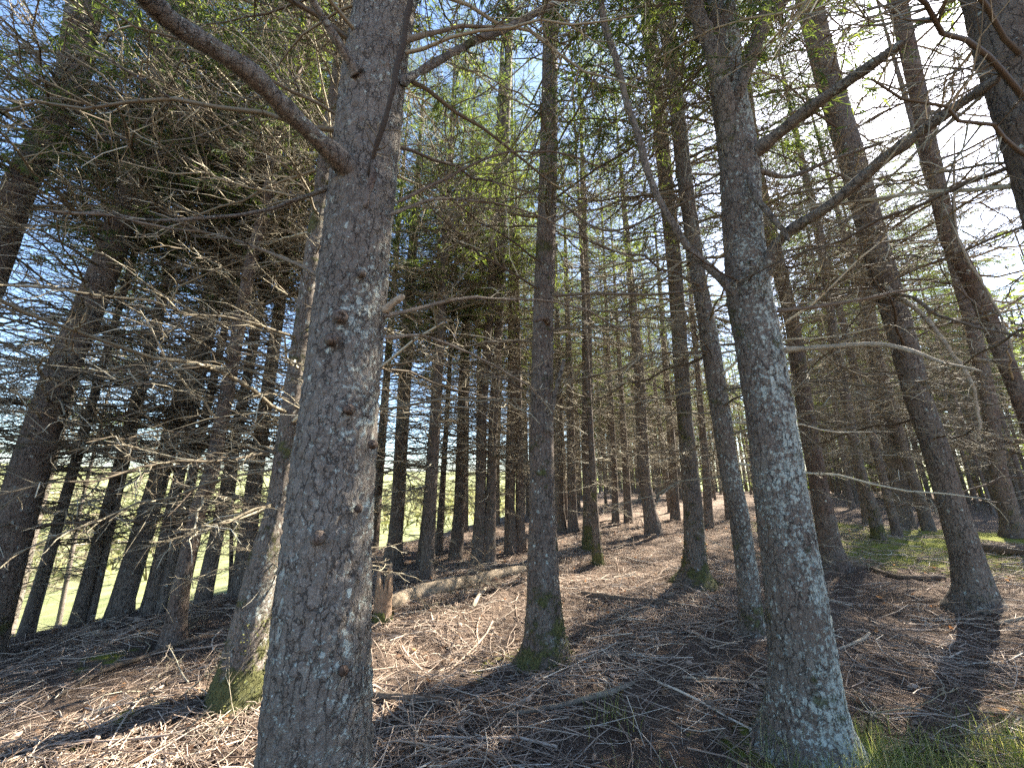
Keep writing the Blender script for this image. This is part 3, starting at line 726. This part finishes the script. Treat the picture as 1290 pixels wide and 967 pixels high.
GR = ['spruces behind the meadow row', 'spruces crowded behind the fallen log', 'spruces in the depth beyond the moss']
for (a, an), (b_, bn) in zip([(-999, '')] + ANCH, ANCH + [(9999, '')]):
    inb = [q for q in picked if a <= q[3] < b_]
    for i, (x, y, z, px) in enumerate(inb):
        where = f'between the {an} and the {bn}' if an and bn else f'at the {bn or an}'
        k = f'{ORD[i]} far trunk from left, ' if len(inb) > 1 else 'lone dim far trunk '
        far_tree(x, y, k + where, GR[z], cand.uniform(.15, .29)); n_far += 1
print('far trees', n_far)

# ------------------------------------------------------------------ litter on the floor
lr = np.random.default_rng(21)
def scatter(n, ymin=1.2, ymax=14, xr=9.5, fall=1.0):
    out = np.zeros((0, 2))
    while len(out) < n:
        p = np.stack([lr.uniform(-xr, xr, n * 2), lr.uniform(ymin, ymax, n * 2)], 1)
        d = np.hypot(p[:, 0], p[:, 1]); az = np.abs(np.degrees(np.arctan2(p[:, 0], p[:, 1])))
        k = (az < 60) & (edge(p[:, 0], p[:, 1]) < .3) & (lr.random(len(p)) < np.minimum(1, 2.6 / d) ** fall * np.clip(.72 + .8 * vnoise(np.stack([p[:, 0] * 1.3, p[:, 1] * 1.3, 0 * d], 1), 31), .12, 1))
        out = np.vstack([out, p[k]])
    return out[:n]

def lay(n, lmin, lmax, r0, m, sides, tints, lift=.02, curl=.25, fall=1.0, **kw):
    p = scatter(n, fall=fall, **kw); a = lr.normal(2.6, .9, n) + np.pi * (lr.random(n) < .5); ln = lmin + (lmax - lmin) * lr.random(n) ** 2
    u = np.linspace(-.5, .5, m)[None]; c = lr.normal(0, curl, (n, 1))
    X = p[:, :1] + ln[:, None] * (u * np.cos(a)[:, None] - c * (u * u) * np.sin(a)[:, None])
    Y = p[:, 1:] + ln[:, None] * (u * np.sin(a)[:, None] + c * (u * u) * np.cos(a)[:, None])
    rad = r0 * lr.uniform(.5, 1.4, n)[:, None] * (.5 + .5 * ln[:, None] / lmax)
    Z = ground_z(X, Y) + rad * .6 + lift * lr.random((n, 1)) * (1 + 1.3 * u * lr.normal(0, 1, (n, 1)))
    V, F = tubes(np.stack([X, Y, Z], -1), rad * np.linspace(1, .55, m)[None], sides)
    return V, F, np.repeat(np.clip(lr.normal(*tints, n), 0, 1), m * sides)
s = Soup()
s.add(*lay(50000, .04, .30, .0032, 3, 3, (.48, .25), .035))
s.add(*lay(6500, .2, .7, .0050, 4, 3, (.5, .25), .04, .35))
s.add(*lay(2800, .15, .6, .0042, 4, 3, (.6, .25), .11, .7))
s.add(*lay(900, .4, 1.3, .0085, 6, 5, (.55, .25), .03, .3, fall=.8))
tag(link('twig_litter', s.mesh('twig_litter', LITTER)), 'brown litter of fallen twigs covering the forest floor', 'litter', kind='stuff')

n = 320; p = scatter(n, fall=1.4, ymax=7); u, th = np.linspace(0, 1, 6), np.linspace(0, 2 * np.pi, 7)[:-1]
a = lr.uniform(0, 6.28, n); L = lr.uniform(.05, .09, n)
X = np.stack([p[:, 0], p[:, 1], ground_z(p[:, 0], p[:, 1]) + .025], 1)[:, None] + (u[None, :, None] - .5) * L[:, None, None] * np.stack([np.cos(a), np.sin(a), lr.normal(0, .2, n)], 1)[:, None]
V, F = tubes(X, L[:, None] * .24 * np.sin(np.clip(u * .93 + .07, 0, 1) * np.pi)[None] + .001, 6)
V = V + .003 * lr.normal(size=V.shape)
tag(link('cone_litter', quad_mesh('cone_litter', V, F, LITTER, False, np.repeat(lr.uniform(.2, .6, n), 36))), 'brown spruce cones lying among the fallen twigs', 'cones', kind='stuff')
n = 2600; p = scatter(n, fall=1.3); a = lr.uniform(0, 6.28, n); sz = lr.uniform(.015, .04, n)
d1 = np.stack([np.cos(a), np.sin(a), lr.normal(.1, .35, n)], 1); d2 = np.stack([-np.sin(a), np.cos(a), lr.normal(.1, .4, n)], 1) * .55
b = np.stack([p[:, 0], p[:, 1], ground_z(p[:, 0], p[:, 1]) + .022], 1)
V = np.stack([b - d1 * sz[:, None], b + d2 * sz[:, None], b + d1 * sz[:, None] + np.array([0, 0, .008]), b - d2 * sz[:, None]], 1).reshape(-1, 3)
tag(link('leaf_litter', quad_mesh('leaf_litter', V, np.arange(n * 4).reshape(-1, 4), DRYLEAF, False, np.repeat(lr.random(n), 4))), 'dry curled leaves scattered among the fallen twigs', 'leaves', kind='stuff')

# grass at the foot of the crusted front trunk
n = 20000; gp = []
while len(gp) < n:
    x, y = lr.uniform(.2, 4.6), lr.uniform(1.3, 3.2)
    q = vnoise(np.array([[x * 1.6, y * 1.6, 2.]]), 8)[0]
    wgt = np.clip(1.25 - (y - 1.5) * .85 + .6 * q, 0, 1) * np.clip((x - .45) * 3, 0, 1)
    if lr.random() < wgt: gp.append((x, y))
gp = np.array(gp); ln = lr.uniform(.07, .26, n); a = lr.uniform(0, 6.28, n); u = np.linspace(0, 1, 4)[None]
bend = lr.uniform(.2, 1.1, n)[:, None]
X = gp[:, :1] + ln[:, None] * bend * u ** 1.8 * np.cos(a)[:, None]; Y = gp[:, 1:] + ln[:, None] * bend * u ** 1.8 * np.sin(a)[:, None]
Z = ground_z(gp[:, 0], gp[:, 1])[:, None] + ln[:, None] * (u - .35 * bend * u * u)
sd_ = np.stack([-np.sin(a), np.cos(a), 0 * a], 1)[:, None] * (.0022 * np.linspace(1, .2, 4))[None, :, None]; G3 = np.stack([X, Y, Z], -1)
V = np.stack([G3 - sd_, G3 + sd_], 2).reshape(-1, 3); k = (np.arange(n)[:, None] * 8 + np.arange(3)[None] * 2).reshape(-1, 1); F = np.concatenate([k, k + 1, k + 3, k + 2], 1)
tag(link('grass', quad_mesh('grass', V, F, GRASS, True, np.repeat(lr.random(n), 8))), 'short grass growing round the foot of the right front trunk', 'grass', kind='stuff')

# ------------------------------------------------------------------ fallen wood
def lying(name, label, cat, pts, ntw=0, nsub=1, matl=None, group=None, sides=8, size=.4, lift=.3, n=26, twmat=None):
    """(x, y, width px) along the piece on the ground"""
    rg = np.random.default_rng(int(rng.integers(1e6)))
    G3 = np.array([hit(x, y) for x, y, _ in pts]); R = np.array([.5 * wd / FPX * project(g)[2] for g, (_, _, wd) in zip(G3, pts)])
    G3[:, 2] += R * (1 - lift)
    root = bpy.data.objects.new(name, None); C.objects.link(root); root.location = G3[0]; tag(root, label, cat, group)
    S = spline(G3 - G3[0], n); RR = np.interp(np.linspace(0, 1, n), np.linspace(0, 1, len(R)), R) * (1 + .12 * fbm(S * 6, 2, 3))
    S[:, 2] += .01 * fbm(S * 4, 2, 2); RR[0] *= .75; RR[-1] *= .5
    s = Soup(); V, F = tubes(S[None], RR[None], sides); s.add(V, F, rg.uniform(.3, .8))
    for e, q in ((0, S[0]), (n - 1, S[-1])):
        ring = V[e * sides:(e + 1) * sides]; cap = np.vstack([ring, q]); f = np.array([[k, (k + 1) % sides, sides, sides] for k in range(sides)])
        s.add(np.vstack([ring, ring.mean(0)[None] + .001 * rg.normal(size=(1, 3))]), np.array([[k, (k + 1) % sides, (k + 2) % sides, sides] for k in range(0, sides, 2)]), .8)
    link('stem', s.mesh('stem', matl or LIMB), root)
    if ntw:
        s = Soup(); L = np.linalg.norm(np.diff(S, axis=0), axis=1).sum(); dead_twigs(s, S, L, rg, ntw, nsub, .0045, .25, flat=.5, size=size)
        link('twigs', s.mesh('twigs', twmat or TWIG), root)['kind'] = 'stuff'
    return root

lying('fallen_log', 'tan fallen log lying on the slope between the stump and the middle spruce', 'log', [(487, 768, 20), (525, 753, 21), (560, 744, 20), (590, 737, 18), (625, 727, 14), (662, 718, 11)], 16, 2, LOGWOOD, sides=18, size=.2, lift=.7)
lying('fallen_log', 'dark log lying in shade at the right edge behind the leaning grey spruce', 'log', [(1238, 694, 12), (1265, 697, 12), (1310, 702, 12)], 0, sides=12)
lying('fallen_branch', 'short bleached branch propped against the fallen log', 'fallen branch', [(596, 766, 5), (604, 752, 5), (613, 742, 4)], 0, 1, PALE)
lying('fallen_branch', 'cut stick with a pale end left of centre near the thickest trunk', 'fallen branch', [(472, 878, 8), (520, 884, 9), (562, 883, 10)], 0, 1)
lying('fallen_branch', 'long thin pale branch right of the mossy foot of the middle spruce', 'fallen branch', [(700, 842, 2), (740, 830, 3), (775, 827, 3.5), (808, 826, 3)], 5, 1, PALE, size=.3)
lying('fallen_branch', 'dark bent branch on the needles left of the mossy foot', 'fallen branch', [(733, 750, 8), (770, 756, 8), (820, 760, 8), (858, 765, 7)], 4, 1)
lying('fallen_branch', 'long branch leading to the foot of the leaning grey spruce', 'fallen branch', [(1036, 726, 4), (1060, 719, 5), (1095, 718, 5), (1130, 728, 6), (1192, 731, 7)], 6, 1)
lying('fallen_branch', 'whitish stick on the ground at the right edge', 'fallen branch', [(1255, 788, 3.5), (1275, 784, 4.5), (1310, 779, 4.5)], 0, 1, PALE)
lying('fallen_branch', 'pale branch crossing the litter in front of the crusted trunk', 'fallen branch', [(860, 855, 3), (905, 858, 4.5), (940, 860, 4.5), (970, 861, 4)], 4, 1, PALE, size=.3)
lying('fallen_branch', 'forked bleached twig standing out right of the crusted trunk', 'fallen branch', [(1056, 818, 2.5), (1078, 812, 3.5), (1090, 806, 4), (1097, 800, 3)], 4, 1, PALE, size=.5)
lying('fallen_branch', 'grey branch lying across the litter at the bottom centre', 'fallen branch', [(640, 902, 5), (700, 893, 7), (760, 880, 7), (800, 862, 5)], 6, 1, size=.3)
lying('fallen_branch', 'curved bare branch low at the bottom right beside the grass', 'fallen branch', [(1118, 985, 4), (1117, 950, 4), (1135, 944, 4.5), (1185, 945, 4), (1240, 950, 3)], 0, 1, PALE)
lying('fallen_branch', 'straight stick running down the sunny slope at the left', 'fallen branch', [(70, 880, 5), (140, 845, 6), (220, 815, 6), (292, 790, 4)], 8, 2, size=.2)
lying('fallen_branch', 'dark stick in the shadow strip at the lower left', 'fallen branch', [(120, 945, 6), (170, 925, 7), (230, 900, 6), (262, 888, 5)], 5, 1, size=.25)

def brush(label, px, py, n, h, r, rt=.005, group=None, upr=.5):
    b = hit(px, py); rg = np.random.default_rng(int(rng.integers(1e6)))
    root = bpy.data.objects.new('brush_heap', None); C.objects.link(root); root.location = b; tag(root, label, 'brushwood', group)
    a = rg.uniform(0, 6.28, n); d = norm(np.stack([np.cos(a), np.sin(a), rg.uniform(.1, 1.4, n) * upr], 1)); ln = rg.uniform(.5, 1.1, n) * h
    S = shoots(np.stack([rg.normal(0, r, n), rg.normal(0, r, n), np.zeros(n)], 1), d, ln, 6, rg, .2, .2)
    for k in range(n):
        s = Soup(); V, F = tubes(S[k:k + 1], rt * rg.uniform(.7, 1.3) * np.linspace(1, .4, 6)[None], 4); s.add(V, F, rg.random())
        o = link('shoot', s.mesh('shoot', TWIG), root)
        s = Soup(); dead_twigs(s, S[k], ln[k], rg, 7, 2, rt * .6, .2, flat=.5); link('twigs', s.mesh('twigs', TWIG), o)['kind'] = 'stuff'
    return root
brush('bare brushwood at the foot of the slim tan leaning spruce', 205, 812, 9, .75, .15)
brush('upright bare twigs over the middle of the fallen log', 595, 742, 8, 1.0, .12, upr=1.4)
brush('loose bare twigs thrown over the left end of the fallen log', 548, 752, 8, .8, .25, upr=.35)
brush('loose bare twigs leaning on the right end of the fallen log', 640, 735, 8, .9, .2, upr=.7)
brush('low tangle of twigs right of the broken stump', 545, 765, 7, .6, .2, upr=.4)
brush('bare twigs sticking up near the bottom left corner', 190, 880, 7, .6, .2, upr=.7)
brush('thin bare shoots right of the crusted trunk base', 1105, 900, 6, .5, .2, upr=.8)
brush('wiry bare shoots in front of the mossy left spruce', 300, 905, 6, .55, .15, upr=1.2)

# broken stump
b = hit(481, 782)
st = bpy.data.objects.new('broken_stump', None); C.objects.link(st); st.location = b
tag(st, 'broken stump with splintered orange top and mossy foot beside the thickest trunk', 'stump')
dpt = project(b)[2]; r0 = .5 * 20 / FPX * dpt; hh = 58 / FPX * dpt * 1.02
ns, nr = 28, 16
th = np.linspace(0, 2 * np.pi, ns, endpoint=False); top = hh * (.72 + .30 * vnoise(np.stack([np.cos(th) * 2.2, np.sin(th) * 2.2, th * 0 + 3], -1), 6) + .16 * rng.normal(size=ns))
zz = np.linspace(-.06, 1, nr)[:, None] * top[None]
rr = r0 * (1 + .25 * np.exp(-np.maximum(zz, 0) / .12)) * (1 + .10 * fbm(np.stack([np.cos(th)[None] + 0 * zz, np.sin(th)[None] + 0 * zz, zz * 3], -1), 2, 4))
V = np.stack([rr * np.cos(th), rr * np.sin(th), zz], -1).reshape(-1, 3)
inn = np.stack([rr[-1] * .72 * np.cos(th), rr[-1] * .72 * np.sin(th), top * .93], -1); low = np.stack([rr[-1] * .3 * np.cos(th), rr[-1] * .3 * np.sin(th), top * .55], -1)
V = np.vstack([V, inn, low]); k = (np.arange(nr + 1)[:, None] * ns); s_ = np.arange(ns)
F = np.stack([k + s_, k + (s_ + 1) % ns, k + ns + (s_ + 1) % ns, k + ns + s_], -1).reshape(-1, 4)
STUMP = tint_material('rotten_wood', [(0, (.10, .06, .04)), (.6, (.30, .20, .13)), (1, (.48, .37, .26))], nscale=16)
tint = np.clip(V[:, 2] / hh * .5 + .3, 0, 1)
link('shell', quad_mesh('shell', V, F, STUMP, False, tint), st)
V2 = np.stack([(rr[:6] + .012) * np.cos(th), (rr[:6] + .012) * np.sin(th), zz[:6] * (.7 + .3 * np.sin(th * 3))], -1).reshape(-1, 3)
k = (np.arange(5)[:, None] * ns); F = np.stack([k + s_, k + (s_ + 1) % ns, k + ns + (s_ + 1) % ns, k + ns + s_], -1).reshape(-1, 4)
link('moss_collar', quad_mesh('moss_collar', V2 + .006 * rng.normal(size=V2.shape), F, MOSS, True, rng.random(len(V2))), st)

# ------------------------------------------------------------------ bare trees beyond the meadow: one far mass
fr = np.random.default_rng(77); s = Soup(); n = 1400
sv = 22 + 130 * fr.random(n) ** .9 ; tv = fr.uniform(-160, 260, n)
tv = np.where(sv < 50, fr.uniform(-40, 60, n), tv)
tx, ty = EP[0] + EN[0] * sv + EN[1] * tv, EP[1] + EN[1] * sv - EN[0] * tv
bz = ground_z(tx, ty); hh_ = fr.uniform(1.2, 5, n) + .03 * sv
for k in range(2):
    d = norm(np.stack([fr.normal(0, .3, n), fr.normal(0, .3, n), np.ones(n)], 1))
    P = shoots(np.stack([tx, ty, bz - .2], 1), d, hh_ * fr.uniform(.6, 1, n), 4, fr, .15, .05)
    V, F = tubes(P, .06 * np.ones((n, 1)) * np.linspace(1, .3, 4)[None], 3); s.add(V, F, np.repeat(fr.random(n), 12))
    m2 = n * 6; idx = np.repeat(np.arange(n), 6); f = fr.uniform(.3, 1, m2)
    b2 = P[idx, np.minimum((f * 4).astype(int), 3)]
    kites(s, b2, norm(fr.normal(size=(m2, 3)) + np.array([0, 0, .6])), fr.uniform(.8, 2.0, m2), fr.uniform(.10, .22, m2), fr, fr.random(m2))
tag(link('treeline', s.mesh('treeline', MEADOW, False)), 'pale bare woodland across the meadow seen between the trunks', 'woodland', kind='stuff')
wd, lf = Soup(), Soup(); n = 420
wy = fr.uniform(44, 70, n); wx = wy * np.tan(np.radians(fr.uniform(6, 56, n))); wx = np.where(fr.random(n) < .35, fr.uniform(28, 60, n), wx); wy = np.where(wx > 28, fr.uniform(6, 62, n), wy)
keep = edge(wx, np.minimum(wy, 38)) < -3; wx, wy = wx[keep], wy[keep]; n = len(wx); wz = ground_z(wx, wy)
u = np.linspace(0, 1, 4)[None, :, None]; P = np.stack([wx, wy, wz - .2], 1)[:, None] + u * np.array([0, 0, 16.])
V, F = tubes(P, .15 * np.ones((n, 1)) * np.linspace(1, .2, 4)[None], 5); wd.add(V, F, .2)
m2 = n * 90; idx = np.repeat(np.arange(n), 90); h = 15.5 * fr.random(m2) ** .8 + .6; a = fr.uniform(0, 6.28, m2)
d = norm(np.stack([np.cos(a), np.sin(a), fr.normal(-.15, .2, m2)], 1)); r = fr.uniform(0, .7, m2)
b2 = np.stack([wx, wy, wz], 1)[idx] + d * r[:, None] * 2.2 * (1.1 - h / 17)[:, None] + np.array([0, 0, 1.]) * h[:, None]
kites(lf, b2, norm(d + .4 * fr.normal(size=(m2, 3))), fr.uniform(.6, 1.3, m2), fr.uniform(.06, .15, m2), fr, fr.random(m2))
Vw, Fw, Tw = wd.arrays(); Vl, Fl, Tl = lf.arrays()
me = quad_mesh('far_wood', np.vstack([Vw, Vl]), np.vstack([Fw, Fl + len(Vw)]), TWIG, False, np.concatenate([Tw, Tl])); me.materials.append(NEEDLE)
me.polygons.foreach_set('material_index', np.concatenate([np.zeros(len(Fw), np.int32), np.ones(len(Fl), np.int32)])); me.update()
tag(link('far_wood', me), 'dark far spruce wood closing the view behind the stand', 'woodland', kind='stuff')
for o in list(bpy.data.objects):
    if '_d' in o: del o['_d']
open('/tmp/tris.txt', 'w').write(str(sum(sum(len(p.vertices) - 2 for p in m.polygons[:1]) * len(m.polygons) for m in bpy.data.meshes)))
